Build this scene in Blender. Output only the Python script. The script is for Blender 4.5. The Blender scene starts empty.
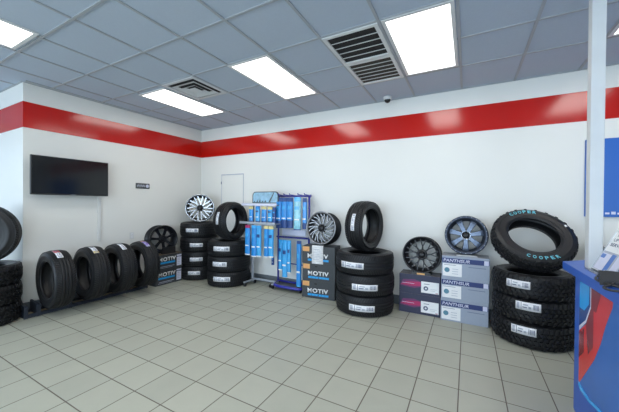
import bpy, bmesh, math, random
from mathutils import Vector, Matrix, Euler
random.seed(7)
PI = math.pi
R_ = math.radians
scene = bpy.context.scene
COL = scene.collection

# ---------------------------------------------------------------- materials
def mat(name, col, rough=0.6, metal=0.0, var=0.06, scale=30.0, bump=0.0, bscale=None, spec=0.5, coat=0.0, alpha=1.0, trans=0.0, emit=None, estr=0.0):
    m = bpy.data.materials.new(name); m.use_nodes = True
    nt = m.node_tree; N = nt.nodes; Lk = nt.links
    b = N['Principled BSDF']
    tc = N.new('ShaderNodeTexCoord')
    nz = N.new('ShaderNodeTexNoise'); nz.inputs['Scale'].default_value = scale; nz.inputs['Detail'].default_value = 4
    Lk.new(tc.outputs['Object'], nz.inputs['Vector'])
    mx = N.new('ShaderNodeMixRGB'); mx.blend_type = 'MIX'
    c = list(col) + [1]
    mx.inputs[1].default_value = [max(0, x*(1-var)) for x in col] + [1]
    mx.inputs[2].default_value = [min(1, x*(1+var)) for x in col] + [1]
    Lk.new(nz.outputs['Fac'], mx.inputs[0]); Lk.new(mx.outputs[0], b.inputs['Base Color'])
    b.inputs['Roughness'].default_value = rough; b.inputs['Metallic'].default_value = metal
    b.inputs['Specular IOR Level'].default_value = spec
    b.inputs['Coat Weight'].default_value = coat
    b.inputs['Transmission Weight'].default_value = trans
    b.inputs['Alpha'].default_value = alpha
    if bump:
        n2 = N.new('ShaderNodeTexNoise'); n2.inputs['Scale'].default_value = bscale or scale*4; n2.inputs['Detail'].default_value = 3
        Lk.new(tc.outputs['Object'], n2.inputs['Vector'])
        bp = N.new('ShaderNodeBump'); bp.inputs['Strength'].default_value = bump; bp.inputs['Distance'].default_value = 0.004
        Lk.new(n2.outputs['Fac'], bp.inputs['Height']); Lk.new(bp.outputs['Normal'], b.inputs['Normal'])
    if emit:
        b.inputs['Emission Color'].default_value = list(emit) + [1]; b.inputs['Emission Strength'].default_value = estr
    return m

M = {}
M['wall'] = mat('wall_paint', (0.76, 0.76, 0.722), 0.45, var=0.015, scale=3, bump=0.05, bscale=220)
M['stripe'] = mat('red_gloss_paint', (0.50, 0.008, 0.004), 0.15, var=0.04, scale=4, bump=0.015, bscale=160, spec=0.55)
M['base'] = mat('grey_vinyl_base', (0.13, 0.15, 0.165), 0.5, var=0.08)
M['grid'] = mat('ceiling_grid_metal', (0.36, 0.385, 0.41), 0.5, var=0.05)
M['rubber'] = mat('tire_rubber', (0.0125, 0.013, 0.0145), 0.48, var=0.25, scale=18, bump=0.10, bscale=240, spec=0.35)
M['rubber2'] = mat('sidewall_rubber', (0.011, 0.0115, 0.013), 0.40, var=0.2, scale=12, bump=0.04, bscale=150, spec=0.4)
M['sticker'] = mat('white_sticker_paper', (0.78, 0.79, 0.82), 0.5, var=0.03)
M['ink'] = mat('dark_grey_ink', (0.10, 0.12, 0.20), 0.6, var=0.1)
M['inkl'] = mat('pale_grey_ink', (0.42, 0.45, 0.53), 0.6, var=0.1)
M['redink'] = mat('red_ink', (0.55, 0.05, 0.06), 0.5)
M['yelink'] = mat('yellow_ink', (0.85, 0.60, 0.05), 0.5)
M['purpink'] = mat('purple_ink', (0.30, 0.20, 0.62), 0.5)
M['orgink'] = mat('orange_ink', (0.75, 0.25, 0.12), 0.5)
M['teal'] = mat('teal_letter_rubber', (0.16, 0.62, 0.74), 0.5, var=0.05)
M['silver'] = mat('machined_aluminium', (0.30, 0.305, 0.32), 0.38, 1.0, var=0.10)
M['chrome'] = mat('polished_chrome', (0.42, 0.44, 0.47), 0.25, 1.0, var=0.06)
M['gunmetal'] = mat('gunmetal_blue', (0.045, 0.055, 0.08), 0.38, 0.7, var=0.10)
M['steelblue'] = mat('brushed_blue_grey_face', (0.15, 0.185, 0.25), 0.40, 0.85, var=0.12)
M['black'] = mat('satin_black_paint', (0.006, 0.0065, 0.009), 0.30, var=0.15, spec=0.4)
M['blackpl'] = mat('black_plastic', (0.018, 0.018, 0.020), 0.45, var=0.12, bump=0.05)
M['darkbar'] = mat('dark_barrel_metal', (0.06, 0.063, 0.068), 0.38, 0.9, var=0.1)
M['motivbox'] = mat('charcoal_printed_carton', (0.040, 0.046, 0.052), 0.55, var=0.12, bump=0.04)
M['motivside'] = mat('worn_carton_edge', (0.22, 0.16, 0.10), 0.7, var=0.2)
M['white'] = mat('white_print', (0.82, 0.83, 0.84), 0.5, var=0.02)
M['cyan'] = mat('cyan_print', (0.02, 0.33, 0.72), 0.5, var=0.06)
M['tag'] = mat('orange_tan_tag', (0.72, 0.40, 0.14), 0.55, var=0.05)
M['purplebox'] = mat('navy_purple_carton', (0.030, 0.034, 0.075), 0.45, var=0.1)
M['purpletop'] = mat('grey_brown_carton', (0.20, 0.19, 0.20), 0.6, var=0.1)
M['pink'] = mat('magenta_print', (0.42, 0.025, 0.12), 0.5, var=0.15)
M['pink2'] = mat('dull_violet_print', (0.16, 0.035, 0.13), 0.5, var=0.1)
M['greybox'] = mat('pale_blue_grey_carton', (0.33, 0.38, 0.47), 0.55, var=0.05)
M['greytop'] = mat('grey_carton_lid', (0.36, 0.38, 0.42), 0.6, var=0.05)
M['navy'] = mat('navy_print', (0.025, 0.045, 0.17), 0.5, var=0.08)
M['lav'] = mat('pale_lavender_print', (0.66, 0.68, 0.82), 0.5, var=0.04)
M['icon'] = mat('teal_grey_icon', (0.09, 0.24, 0.33), 0.5, var=0.1)
M['rackblue'] = mat('blue_powder_coat', (0.030, 0.035, 0.33), 0.32, var=0.06, coat=0.2)
M['racksilver'] = mat('silver_powder_coat', (0.46, 0.49, 0.54), 0.35, 0.5, var=0.05)
M['packblue'] = mat('wiper_pack_blue', (0.02, 0.25, 0.66), 0.30, var=0.15, scale=14, coat=0.4)
M['packlight'] = mat('wiper_pack_light_blue', (0.06, 0.40, 0.80), 0.25, var=0.2, scale=20, coat=0.5)
M['packcyan'] = mat('wiper_pack_clear_cyan', (0.22, 0.55, 0.68), 0.12, var=0.5, scale=24, coat=0.8)
M['packdark'] = mat('wiper_pack_dark_blue', (0.02, 0.06, 0.22), 0.35, var=0.2, scale=14)
M['packyel'] = mat('wiper_pack_straw_header', (0.70, 0.60, 0.28), 0.45, var=0.08)
M['glasspic'] = mat('windshield_picture', (0.30, 0.50, 0.66), 0.25, var=0.55, scale=16)
M['counter'] = mat('blue_laminate', (0.014, 0.100, 0.49), 0.33, var=0.05, scale=8)
M['cblue'] = mat('graphic_mid_blue', (0.02, 0.14, 0.50), 0.28, var=0.25, scale=3)
M['ccyan'] = mat('graphic_cyan', (0.02, 0.38, 0.90), 0.25, var=0.12, scale=5)
M['cdark'] = mat('graphic_dark_blue', (0.015, 0.06, 0.25), 0.25, var=0.2, scale=5)
M['cred'] = mat('graphic_red', (0.72, 0.03, 0.03), 0.25, var=0.12, scale=5)
M['cdred'] = mat('graphic_dark_red', (0.26, 0.02, 0.025), 0.25, var=0.15, scale=5)
M['signblue'] = mat('sign_blue', (0.010, 0.115, 0.47), 0.35, var=0.03)
M['post'] = mat('post_white_paint', (0.60, 0.62, 0.62), 0.5, var=0.05, scale=9, bump=0.08, bscale=40)
M['screen'] = mat('tv_glass', (0.004, 0.006, 0.008), 0.12, var=0.1, spec=0.5)
M['plate'] = mat('dark_grey_plate', (0.07, 0.075, 0.08), 0.45, var=0.1)
M['vent'] = mat('grey_vent_metal', (0.42, 0.43, 0.43), 0.45, 0.2, var=0.05)
M['ventw'] = mat('white_vent_metal', (0.60, 0.62, 0.63), 0.45, var=0.04)
M['ventdark'] = mat('vent_cavity', (0.012, 0.011, 0.010), 0.8, var=0.2)
M['ventbrown'] = mat('brown_vent_cavity', (0.045, 0.037, 0.028), 0.8, var=0.2)  # brownish near-black sheet behind the second grille's slats
M['acryl'] = mat('clear_acrylic', (0.9, 0.95, 0.97), 0.05, var=0.01, trans=0.95)
M['raillight'] = mat('worn_tan_board', (0.38, 0.32, 0.22), 0.7, var=0.2)
M['rackdark'] = mat('dark_blue_grey_steel', (0.030, 0.038, 0.055), 0.4, 0.3, var=0.1)
M['framew'] = mat('white_frame_paint', (0.68, 0.69, 0.68), 0.45, var=0.03)
M['diff'] = mat('light_diffuser', (0.9, 0.9, 0.9), 0.5, var=0.01, emit=(1.0, 0.97, 0.92), estr=5.0)

def diff_mat():
    m = M['diff']; nt = m.node_tree; N = nt.nodes; Lk = nt.links
    tc = N.new('ShaderNodeTexCoord'); sp = N.new('ShaderNodeSeparateXYZ'); Lk.new(tc.outputs['Generated'], sp.inputs[0])
    d = []
    for k, span in ((0, .54), (1, 1.15)):
        pp = N.new('ShaderNodeMath'); pp.operation = 'PINGPONG'; pp.inputs[1].default_value = .5; Lk.new(sp.outputs[k], pp.inputs[0])
        mm = N.new('ShaderNodeMath'); mm.operation = 'MULTIPLY'; mm.inputs[1].default_value = span; Lk.new(pp.outputs[0], mm.inputs[0]); d.append(mm.outputs[0])
    mn = N.new('ShaderNodeMath'); mn.operation = 'MINIMUM'; Lk.new(d[0], mn.inputs[0]); Lk.new(d[1], mn.inputs[1])
    mr = N.new('ShaderNodeMapRange'); mr.inputs['From Max'].default_value = .05; mr.inputs['To Min'].default_value = 1.2; mr.inputs['To Max'].default_value = 7.0
    Lk.new(mn.outputs[0], mr.inputs['Value']); Lk.new(mr.outputs[0], N['Principled BSDF'].inputs['Emission Strength'])
diff_mat()

def floor_mat():
    m = bpy.data.materials.new('floor_tile'); m.use_nodes = True
    nt = m.node_tree; N = nt.nodes; Lk = nt.links; b = N['Principled BSDF']
    U = 0.319
    g = N.new('ShaderNodeNewGeometry'); s = N.new('ShaderNodeSeparateXYZ'); Lk.new(g.outputs['Position'], s.inputs[0])
    def math_(op, a, bb=None, c=None):
        n = N.new('ShaderNodeMath'); n.operation = op
        for i, v in enumerate((a, bb, c)):
            if v is None: continue
            if isinstance(v, (int, float)): n.inputs[i].default_value = v
            else: Lk.new(v, n.inputs[i])
        return n.outputs[0]
    tx = math_('ADD', math_('DIVIDE', s.outputs[0], U), 6.1434 + 40)
    ty = math_('ADD', math_('DIVIDE', s.outputs[1], U), -4.2336 + 40)
    dx = math_('PINGPONG', tx, 0.5); dy = math_('PINGPONG', ty, 0.5)
    d = math_('MINIMUM', dx, dy)
    mr = N.new('ShaderNodeMapRange'); mr.inputs['From Min'].default_value = 0.008; mr.inputs['From Max'].default_value = 0.016
    Lk.new(d, mr.inputs['Value'])
    cx = math_('FLOOR', tx); cy = math_('FLOOR', ty)
    cb = N.new('ShaderNodeCombineXYZ'); Lk.new(cx, cb.inputs[0]); Lk.new(cy, cb.inputs[1])
    wn = N.new('ShaderNodeTexWhiteNoise'); Lk.new(cb.outputs[0], wn.inputs['Vector'])
    nz = N.new('ShaderNodeTexNoise'); nz.inputs['Scale'].default_value = 5; nz.inputs['Detail'].default_value = 6
    Lk.new(g.outputs['Position'], nz.inputs['Vector'])
    nf = N.new('ShaderNodeTexNoise'); nf.inputs['Scale'].default_value = 90; nf.inputs['Detail'].default_value = 3
    Lk.new(g.outputs['Position'], nf.inputs['Vector'])
    v = math_('ADD', math_('MULTIPLY', wn.outputs['Value'], 0.30), math_('MULTIPLY', nz.outputs['Fac'], 0.5))
    v = math_('ADD', v, math_('MULTIPLY', nf.outputs['Fac'], 0.25))
    ramp = N.new('ShaderNodeValToRGB')
    ramp.color_ramp.elements[0].position = 0.2; ramp.color_ramp.elements[0].color = (0.39, 0.395, 0.325, 1)
    ramp.color_ramp.elements[1].position = 0.85; ramp.color_ramp.elements[1].color = (0.465, 0.47, 0.385, 1)
    Lk.new(v, ramp.inputs[0])
    mx = N.new('ShaderNodeMixRGB'); mx.inputs[1].default_value = (0.125, 0.100, 0.080, 1)
    Lk.new(mr.outputs[0], mx.inputs[0]); Lk.new(ramp.outputs[0], mx.inputs[2]); Lk.new(mx.outputs[0], b.inputs['Base Color'])
    rr = math_('ADD', math_('MULTIPLY', mr.outputs[0], -0.35), 0.75)
    Lk.new(math_('ADD', rr, math_('MULTIPLY', nz.outputs['Fac'], 0.06)), b.inputs['Roughness'])
    bp = N.new('ShaderNodeBump'); bp.inputs['Strength'].default_value = 0.5; bp.inputs['Distance'].default_value = 0.004
    Lk.new(mr.outputs[0], bp.inputs['Height']); Lk.new(bp.outputs[0], b.inputs['Normal'])
    return m
M['floor'] = floor_mat()

def ceil_mat():
    m = mat('ceiling_tile', (0.46, 0.525, 0.61), 0.9, var=0.05, scale=60, bump=0.35, bscale=160, spec=0.2)  # white tile; the dim blue daylight on it is put into the base colour
    return m
M['ceil'] = ceil_mat()

# ---------------------------------------------------------------- mesh helpers
class MB:
    def __init__(s): s.bm = bmesh.new(); s.mats = []
    def mi(s, m):
        if m not in s.mats: s.mats.append(m)
        return s.mats.index(m)
    def face(s, vs, m, smooth=False):
        try: f = s.bm.faces.new(vs)
        except ValueError: return None
        f.material_index = s.mi(m); f.smooth = smooth; return f
    def box(s, x0, x1, y0, y1, z0, z1, m, bev=0.0, mt=None):
        v = [s.bm.verts.new(c) for c in ((x0,y0,z0),(x1,y0,z0),(x1,y1,z0),(x0,y1,z0),(x0,y0,z1),(x1,y0,z1),(x1,y1,z1),(x0,y1,z1))]
        fs = [s.face([v[i] for i in q], m) for q in ((3,2,1,0),(4,5,6,7),(0,1,5,4),(1,2,6,5),(2,3,7,6),(3,0,4,7))]
        if bev:
            es = {e for f in fs for e in f.edges}
            bmesh.ops.bevel(s.bm, geom=list(es), offset=bev, segments=2, profile=0.5, affect='EDGES', material=-1)
        if mt: bmesh.ops.transform(s.bm, matrix=mt, verts=list({x for x in s.bm.verts if x in set(v)}) if not bev else s.bm.verts)
        return s
    def prism(s, pts, axis, a, b, m, smooth=False):
        # polygon pts in the other two axes, swept along axis from a to b
        def P(p, t):
            if axis == 0: return (t, p[0], p[1])
            if axis == 1: return (p[0], t, p[1])
            return (p[0], p[1], t)
        A = [s.bm.verts.new(P(p, a)) for p in pts]; B = [s.bm.verts.new(P(p, b)) for p in pts]
        n = len(pts)
        s.face(A[::-1], m); s.face(B, m)
        for i in range(n): s.face([A[i], A[(i+1)%n], B[(i+1)%n], B[i]], m, smooth)
        return s
    def rev(s, prof, n, m, closed=False, smooth=True, mfun=None):
        # prof: list of (radius, z) revolved about local z
        rings = []
        for r, z in prof:
            rings.append([s.bm.verts.new((r*math.cos(2*PI*k/n), r*math.sin(2*PI*k/n), z)) for k in range(n)])
        q = len(prof)
        for i in range(q if closed else q-1):
            a, b = rings[i], rings[(i+1)%q]
            mm = mfun(i) if mfun else m
            for k in range(n): s.face([a[k], a[(k+1)%n], b[(k+1)%n], b[k]], mm, smooth)
        return rings
    def disc(s, r, z, n, m, up=True, th0=0):
        v = [s.bm.verts.new((r*math.cos(2*PI*k/n+th0), r*math.sin(2*PI*k/n+th0), z)) for k in range(n)]
        s.face(v if up else v[::-1], m)
    def cyl(s, p0, p1, r, m, n=12, r1=None, caps=True, smooth=True):
        p0, p1 = Vector(p0), Vector(p1); d = (p1-p0).normalized()
        u = d.orthogonal().normalized(); w = d.cross(u)
        r1 = r if r1 is None else r1
        A = [s.bm.verts.new(p0 + r*(math.cos(2*PI*k/n)*u + math.sin(2*PI*k/n)*w)) for k in range(n)]
        B = [s.bm.verts.new(p1 + r1*(math.cos(2*PI*k/n)*u + math.sin(2*PI*k/n)*w)) for k in range(n)]
        for k in range(n): s.face([A[k], A[(k+1)%n], B[(k+1)%n], B[k]], m, smooth)
        if caps: s.face(A[::-1], m); s.face(B, m)
        return s
    def tube(s, pts, r, m, n=10, closed=False):
        pts = [Vector(p) for p in pts]; k = len(pts); rings = []
        up = None
        for i in range(k):
            a = pts[(i-1)%k] if (closed or i) else pts[i]; b = pts[(i+1)%k] if (closed or i < k-1) else pts[i]
            d = (b-a).normalized()
            if up is None: up = d.orthogonal().normalized()
            up = (up - d*up.dot(d)).normalized(); w = d.cross(up)
            rings.append([s.bm.verts.new(pts[i] + r*(math.cos(2*PI*j/n)*up + math.sin(2*PI*j/n)*w)) for j in range(n)])
        for i in range(k if closed else k-1):
            A, B = rings[i], rings[(i+1)%k]
            for j in range(n): s.face([A[j], A[(j+1)%n], B[(j+1)%n], B[j]], m, True)
        if not closed: s.face(rings[0][::-1], m); s.face(rings[-1], m)
        return s
    def mesh(s, name):
        bmesh.ops.recalc_face_normals(s.bm, faces=s.bm.faces)
        me = bpy.data.meshes.new(name); s.bm.to_mesh(me); s.bm.free()
        for m in s.mats: me.materials.append(m)
        return me
    def build(s, name, parent=None):
        return link(name, s.mesh(name), parent)

def link(name, me, parent=None):
    o = bpy.data.objects.new(name, me); COL.objects.link(o)
    if parent: o.parent = parent
    return o
def tag(o, label, cat, group=None, kind=None):
    o['label'] = label; o['category'] = cat
    if group: o['group'] = group
    if kind: o['kind'] = kind
    return o
def thing(name, label, cat, loc=(0,0,0), rot=None, group=None):
    o = bpy.data.objects.new(name, None); COL.objects.link(o); o.empty_display_size = 0.1
    o.location = loc
    if rot is not None:
        if isinstance(rot, (int, float)): o.rotation_euler = (0, 0, rot)
        else: o.rotation_euler = rot.to_euler() if isinstance(rot, (Matrix,)) else rot
    return tag(o, label, cat, group)
def bx(name, x0, x1, y0, y1, z0, z1, m, parent=None, bev=0.0):
    return MB().box(x0, x1, y0, y1, z0, z1, m, bev).build(name, parent)
def struct(o, label, cat): return tag(o, label, cat, kind='structure')
def frame(zdir, xhint):
    z = Vector(zdir).normalized(); x = Vector(xhint); x = (x - z*x.dot(z)).normalized(); y = z.cross(x)
    return Matrix((x, y, z)).transposed()

def text_mesh(txt, w, h, depth, m, shear=0.0, bold=0.0, name='lettering', spacing=1.0):
    cu = bpy.data.curves.new('t', 'FONT'); cu.body = txt; cu.size = 1; cu.extrude = 0.0; cu.shear = shear; cu.offset = bold; cu.space_character = spacing
    cu.resolution_u = 3
    o = bpy.data.objects.new('t', cu); COL.objects.link(o)
    dg = bpy.context.evaluated_depsgraph_get()
    me = bpy.data.meshes.new_from_object(o.evaluated_get(dg))
    bpy.data.objects.remove(o); bpy.data.curves.remove(cu)
    xs = [v.co.x for v in me.vertices]; ys = [v.co.y for v in me.vertices]
    x0, x1, y0, y1 = min(xs), max(xs), min(ys), max(ys)
    for v in me.vertices:
        v.co = ((v.co.x-x0)/(x1-x0)*w, (v.co.y-y0)/(y1-y0)*h, 0)
    bm = bmesh.new(); bm.from_mesh(me)
    if depth:
        r = bmesh.ops.extrude_face_region(bm, geom=bm.faces[:])
        bmesh.ops.translate(bm, verts=[g for g in r['geom'] if isinstance(g, bmesh.types.BMVert)], vec=(0, 0, depth))
    bmesh.ops.recalc_face_normals(bm, faces=bm.faces)
    bm.to_mesh(me); bm.free(); me.materials.clear(); me.materials.append(m)
    for p in me.polygons: p.material_index = 0
    me.name = name
    return me
def text_on_front(txt, x, z, w, h, y, m, parent, **k):
    # lettering on a face that looks along local -Y
    me = text_mesh(txt, w, h, 0.0008, m, **k)
    me.transform(Matrix.Translation((x, y, z)) @ Matrix.Rotation(PI/2, 4, 'X'))
    return link('lettering', me, parent)

# ---------------------------------------------------------------- camera (eye 1.48 m above the floor at the origin)
F_PX, YAW, PITCH, ROLL, EYE = 291.21, 0.496953, -0.007002, 0.009097, 1.48
cy, sy, cp, sp = math.cos(YAW), math.sin(YAW), math.cos(PITCH), math.sin(PITCH)
f = Vector((-sy*cp, cy*cp, sp)); r = Vector((cy, sy, 0)); u = r.cross(f)
cr, sr = math.cos(ROLL), math.sin(ROLL)
r, u = cr*r + sr*u, -sr*r + cr*u
cd = bpy.data.cameras.new('camera'); cam = bpy.data.objects.new('camera', cd); COL.objects.link(cam)
mw = Matrix((r, u, -f)).transposed().to_4x4(); mw.translation = (0, 0, EYE); cam.matrix_world = mw
cd.sensor_width = 36; cd.lens = F_PX/619*36; cd.clip_start = 0.05
scene.camera = cam

# ---------------------------------------------------------------- room shell
D, H = 4.45, 3.05
XL0, XL1, YJ = -5.10, -5.16, 1.575        # left wall at the far corner, at its near end, and where it turns
XW, XE, YS = -8.6, 3.6, -4.2
S = struct
S(bx('floor', XW-.2, XE+.2, YS-.2, D+.2, -0.1, 0, M['floor']), 'grey beige square tile floor with dark grout', 'floor')
ceil = S(bx('ceiling', XW-.2, XE+.2, YS-.2, D+.2, H+.008, H+.12, M['ceil']), 'suspended ceiling of white square tiles, coloured blue-grey for the daylight on them', 'ceiling')
S(bx('wall_back', -5.4, XE+.12, D, D+.12, 0, H+.008, M['wall']), 'white back wall behind the wheel and tire displays', 'wall')
S(MB().prism([(XL0, D), (XL1-.0013, YJ+.06), (XL1-.12, YJ+.06), (XL1-.2, D)], 2, 0, H+.008, M['wall']).build('wall_left'), 'white wall that carries the television', 'wall')
S(bx('wall_left_return', XW, XL1, YJ+.0, YJ+.12, 0, H+.008, M['wall']), 'white return wall behind the tire stack at the photo edge', 'wall')
S(bx('wall_right', XE, XE+.12, YS, D, 0, H+.008, M['wall']), 'white side wall behind the counter', 'wall')
def wall_with_holes(name, horiz, pos, a0, a1, holes, thick, label):
    mb = MB()
    def put(p, q, z0, z1):
        if horiz: mb.box(p, q, pos-thick, pos, z0, z1, M['wall'])
        else: mb.box(pos-thick, pos, p, q, z0, z1, M['wall'])
    c = a0
    for h0, h1, z0, z1 in holes:
        put(c, h0, 0, H+.008); put(h0, h1, 0, z0); put(h0, h1, z1, H+.008); c = h1
    put(c, a1, 0, H+.008)
    S(mb.build(name), label, 'wall')
FH = [(-7.6, -5.0, .4, 2.7), (-4.6, -2.0, .4, 2.7), (-1.6, 1.0, .4, 2.7), (1.4, 3.3, .4, 2.7)]
wall_with_holes('wall_front', True, YS, XW-.12, XE+.12, FH, .12, 'white window wall behind the viewer')
WH = [(-3.8, -1.2, .4, 2.7), (-.9, 1.2, .4, 2.7)]
wall_with_holes('wall_far_left', False, XW, YS, YJ+.12, WH, .12, 'white window wall of the side bay')
wi = 1
for h0, h1, z0, z1 in FH:
    mb = MB()
    for a, b in ((h0, h0+.05), ((h0+h1)/2-.025, (h0+h1)/2+.025), (h1-.05, h1)): mb.box(a, b, YS-.09, YS-.03, z0, z1, M['vent'])
    mb.box(h0, h1, YS-.09, YS-.03, z0, z0+.05, M['vent']); mb.box(h0, h1, YS-.09, YS-.03, z1-.05, z1, M['vent'])
    S(mb.build('window_%d' % wi), 'aluminium storefront window frame in the wall behind the viewer', 'window'); wi += 1
for h0, h1, z0, z1 in WH:
    mb = MB()
    for a, b in ((h0, h0+.05), ((h0+h1)/2-.025, (h0+h1)/2+.025), (h1-.05, h1)): mb.box(XW-.09, XW-.03, a, b, z0, z1, M['vent'])
    mb.box(XW-.09, XW-.03, h0, h1, z0, z0+.05, M['vent']); mb.box(XW-.09, XW-.03, h0, h1, z1-.05, z1, M['vent'])
    S(mb.build('window_%d' % wi), 'aluminium storefront window frame in the side bay', 'window'); wi += 1

# painted red band, baseboards
SB, ST = 2.461, 2.803
S(bx('trim_1', XL0+.002, XE, D-.003, D, SB, ST, M['stripe']), 'glossy red band along the top of the back wall', 'stripe')
S(MB().prism([(XL0, D-.003), (XL0+.003, D-.003), (XL1+.003, YJ-.003), (XL1, YJ-.003)], 2, SB, ST, M['stripe']).build('trim_2'), 'glossy red band above the television', 'stripe')
S(bx('trim_3', XW, XL1, YJ-.003, YJ, SB, ST, M['stripe']), 'glossy red band on the return wall at the photo edge', 'stripe')
S(bx('baseboard_back', XL0, XE, D-.012, D, 0, .134, M['base'], bev=.003), 'dark grey vinyl baseboard along the back wall', 'baseboard')
S(MB().prism([(XL0, D-.012), (XL0+.012, D-.012), (XL1+.012, YJ-.012), (XL1, YJ-.012)], 2, 0, .134, M['base']).build('baseboard_left'), 'dark grey vinyl baseboard under the television wall', 'baseboard')
S(bx('baseboard_left_return', XW, XL1, YJ-.012, YJ, 0, .134, M['base'], bev=.003), 'dark grey vinyl baseboard on the return wall', 'baseboard')

# ceiling grid: lines measured from the photograph, carried on at the same pitch
GX = [4.45*v for v in (-.938, -.815, -.675, -.543, -.416, -.280, -.155, -.019, .113, .25, .39, .527, .664, .80)]
x = GX[0]
while x > XW: x -= .605; GX.append(x)
GY = [4.45*v for v in (.835, .694, .556, .4165, .277, .139, 0)]
y = 0
while y > YS: y -= .616; GY.append(y)
mb = MB()
for x in GX:
    if x > XL0+.02: mb.box(x-.012, x+.012, YS, D, H-.001, H+.010, M['grid'])
    else: mb.box(x-.012, x+.012, YS, YJ, H-.001, H+.010, M['grid'])
for y in GY:
    mb.box(XL0 if y > YJ else XW, XE, y-.012, y+.012, H-.0005, H+.010, M['grid'])
mb.build('ceiling_grid', ceil)
mb = MB(); mb.box(XL0, XE, D-.022, D, H-.001, H+.008, M['grid']); mb.box(XL1, XL0+.03, YJ, D, H-.001, H+.008, M['grid']); mb.box(XW, XL1, YJ-.022, YJ, H-.001, H+.008, M['grid'])
mb.build('wall_angle', ceil)

# ---------------------------------------------------------------- ceiling lights, vents, camera dome
def light(x0, x1, y0, y1, label):
    t = thing('ceiling_light', label, 'ceiling light', ((x0+x1)/2, (y0+y1)/2, H), group='fluorescent ceiling panels')
    w, d = (x1-x0)/2-.008, (y1-y0)/2-.008
    mb = MB(); e = .03
    for a in ((-w, w, -d, -d+e), (-w, w, d-e, d), (-w, -w+e, -d+e, d-e), (w-e, w, -d+e, d-e)): mb.box(*a, -.006, .006, M['framew'])
    mb.build('frame', t)
    bx('diffuser', -w+e, w-e, -d+e, d-e, -.003, .004, M['diff'], t)
def G(a): return 4.45*a
light(G(-.956), G(-.822), G(.572), G(.838), 'fluorescent panel near the television wall, beside the square diffuser')
light(G(-.548), G(-.418), G(.556), G(.830), 'fluorescent panel over the wiper racks, third nearest the television')
light(G(-.152), G(-.022), G(.555), G(.829), 'large fluorescent panel beside the double return grille')
light(G(.250), G(.388), G(.556), G(.829), 'fluorescent panel half hidden by the white post')
light(G(-.930), G(-.795), G(.002), G(.270), 'fluorescent panel cut off by the photo edge above the return wall')
for (a, b) in ((-.541, -.42), (-.15, -.029), (.25, .388)):
    light(G(a), G(b), G(.002), G(.270), 'fluorescent panel in the row over the viewer')
for (a, b) in ((-.93, -.81), (-.541, -.42), (-.15, -.029), (.25, .388)):
    light(G(a), G(b), G(-.55), G(-.28), 'fluorescent panel in the row behind the viewer')

vx0, vx1 = G(-.280)+.012, G(-.155)-.012
def grille(y0, y1, label, cav, nb):
    t = thing('return_grille', label, 'air vent', ((vx0+vx1)/2, (y0+y1)/2, H), group='grilles beside the large ceiling panel')
    w, d = (vx1-vx0)/2, (y1-y0)/2
    mb = MB(); e = .035
    for a in ((-w, w, -d, -d+e), (-w, w, d-e, d), (-w, -w+e, -d+e, d-e), (w-e, w, -d+e, d-e)): mb.box(*a, -.010, .004, M['framew'])
    mb.build('frame', t)
    bx('backing', -w+e, w-e, -d+e, d-e, .003, .006, cav, t)
    for i in range(1, nb):
        yy = -d+e + (2*d-2*e)*i/nb
        MB().prism([(yy-.004, -.007), (yy+.004, -.007), (yy+.010, .002), (yy+.002, .002)], 0, -w+e, w-e, M['framew']).build('slat', t)
grille(G(.556)+.012, G(.690), 'four-slot grey return grille, larger of the two by the big light panel', M['ventdark'], 5)
grille(G(.692), G(.830)-.004, 'brownish slotted grille next to the wall end of the big light panel', M['ventbrown'], 6)
t = thing('square_diffuser', 'square stepped supply diffuser beside the light panel nearest the television', 'air vent', (G(-.744), G(.625), H))
for hw, z0, z1, m in ((.27, -.004, .004, 'ventw'),):
    mb = MB()
    for a in ((-.30, .30, -.30, -.255), (-.30, .30, .255, .30), (-.30, -.255, -.255, .255), (.255, .30, -.255, .255)): mb.box(*a, -.008, .004, M['ventw'])
    mb.build('frame', t)
bx('backing', -.26, .26, -.26, .26, .003, .006, M['ventdark'], t)
for r0, r1, zz in ((.215, .165, -.016), (.135, .085, -.022)):
    mb = MB(); a = [(-r0,-r0),(r0,-r0),(r0,r0),(-r0,r0)]; b = [(-r1,-r1),(r1,-r1),(r1,r1),(-r1,r1)]
    va = [mb.bm.verts.new((p[0], p[1], zz)) for p in a]; vb = [mb.bm.verts.new((p[0], p[1], .002)) for p in b]
    va2 = [mb.bm.verts.new((p[0]*.97, p[1]*.97, zz-.001)) for p in a]; vb2 = [mb.bm.verts.new((p[0]*.95, p[1]*.95, .0)) for p in b]
    for i in range(4):
        j = (i+1) % 4
        mb.face([va[i], va[j], vb[j], vb[i]], M['ventw']); mb.face([va2[i], va2[j], vb2[j], vb2[i]], M['ventw']); mb.face([va[i], va[j], va2[j], va2[i]], M['ventw'])
    mb.build('cone_ring', t)
bx('center_plate', -.07, .07, -.07, .07, -.024, -.018, M['ventw'], t)
t = thing('security_camera', 'small white dome camera with black lens cover on the ceiling edge', 'camera', (-1.04, 4.27, H))
mb = MB(); mb.rev([(0.001, 0), (.058, 0), (.058, -.03), (.05, -.045), (.001, -.046)], 24, M['framew']); mb.build('base', t)
mb = MB(); mb.rev([(.045, -.040), (.044, -.055), (.036, -.074), (.02, -.086), (.001, -.09)], 24, M['screen']); mb.build('dome', t)

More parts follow.
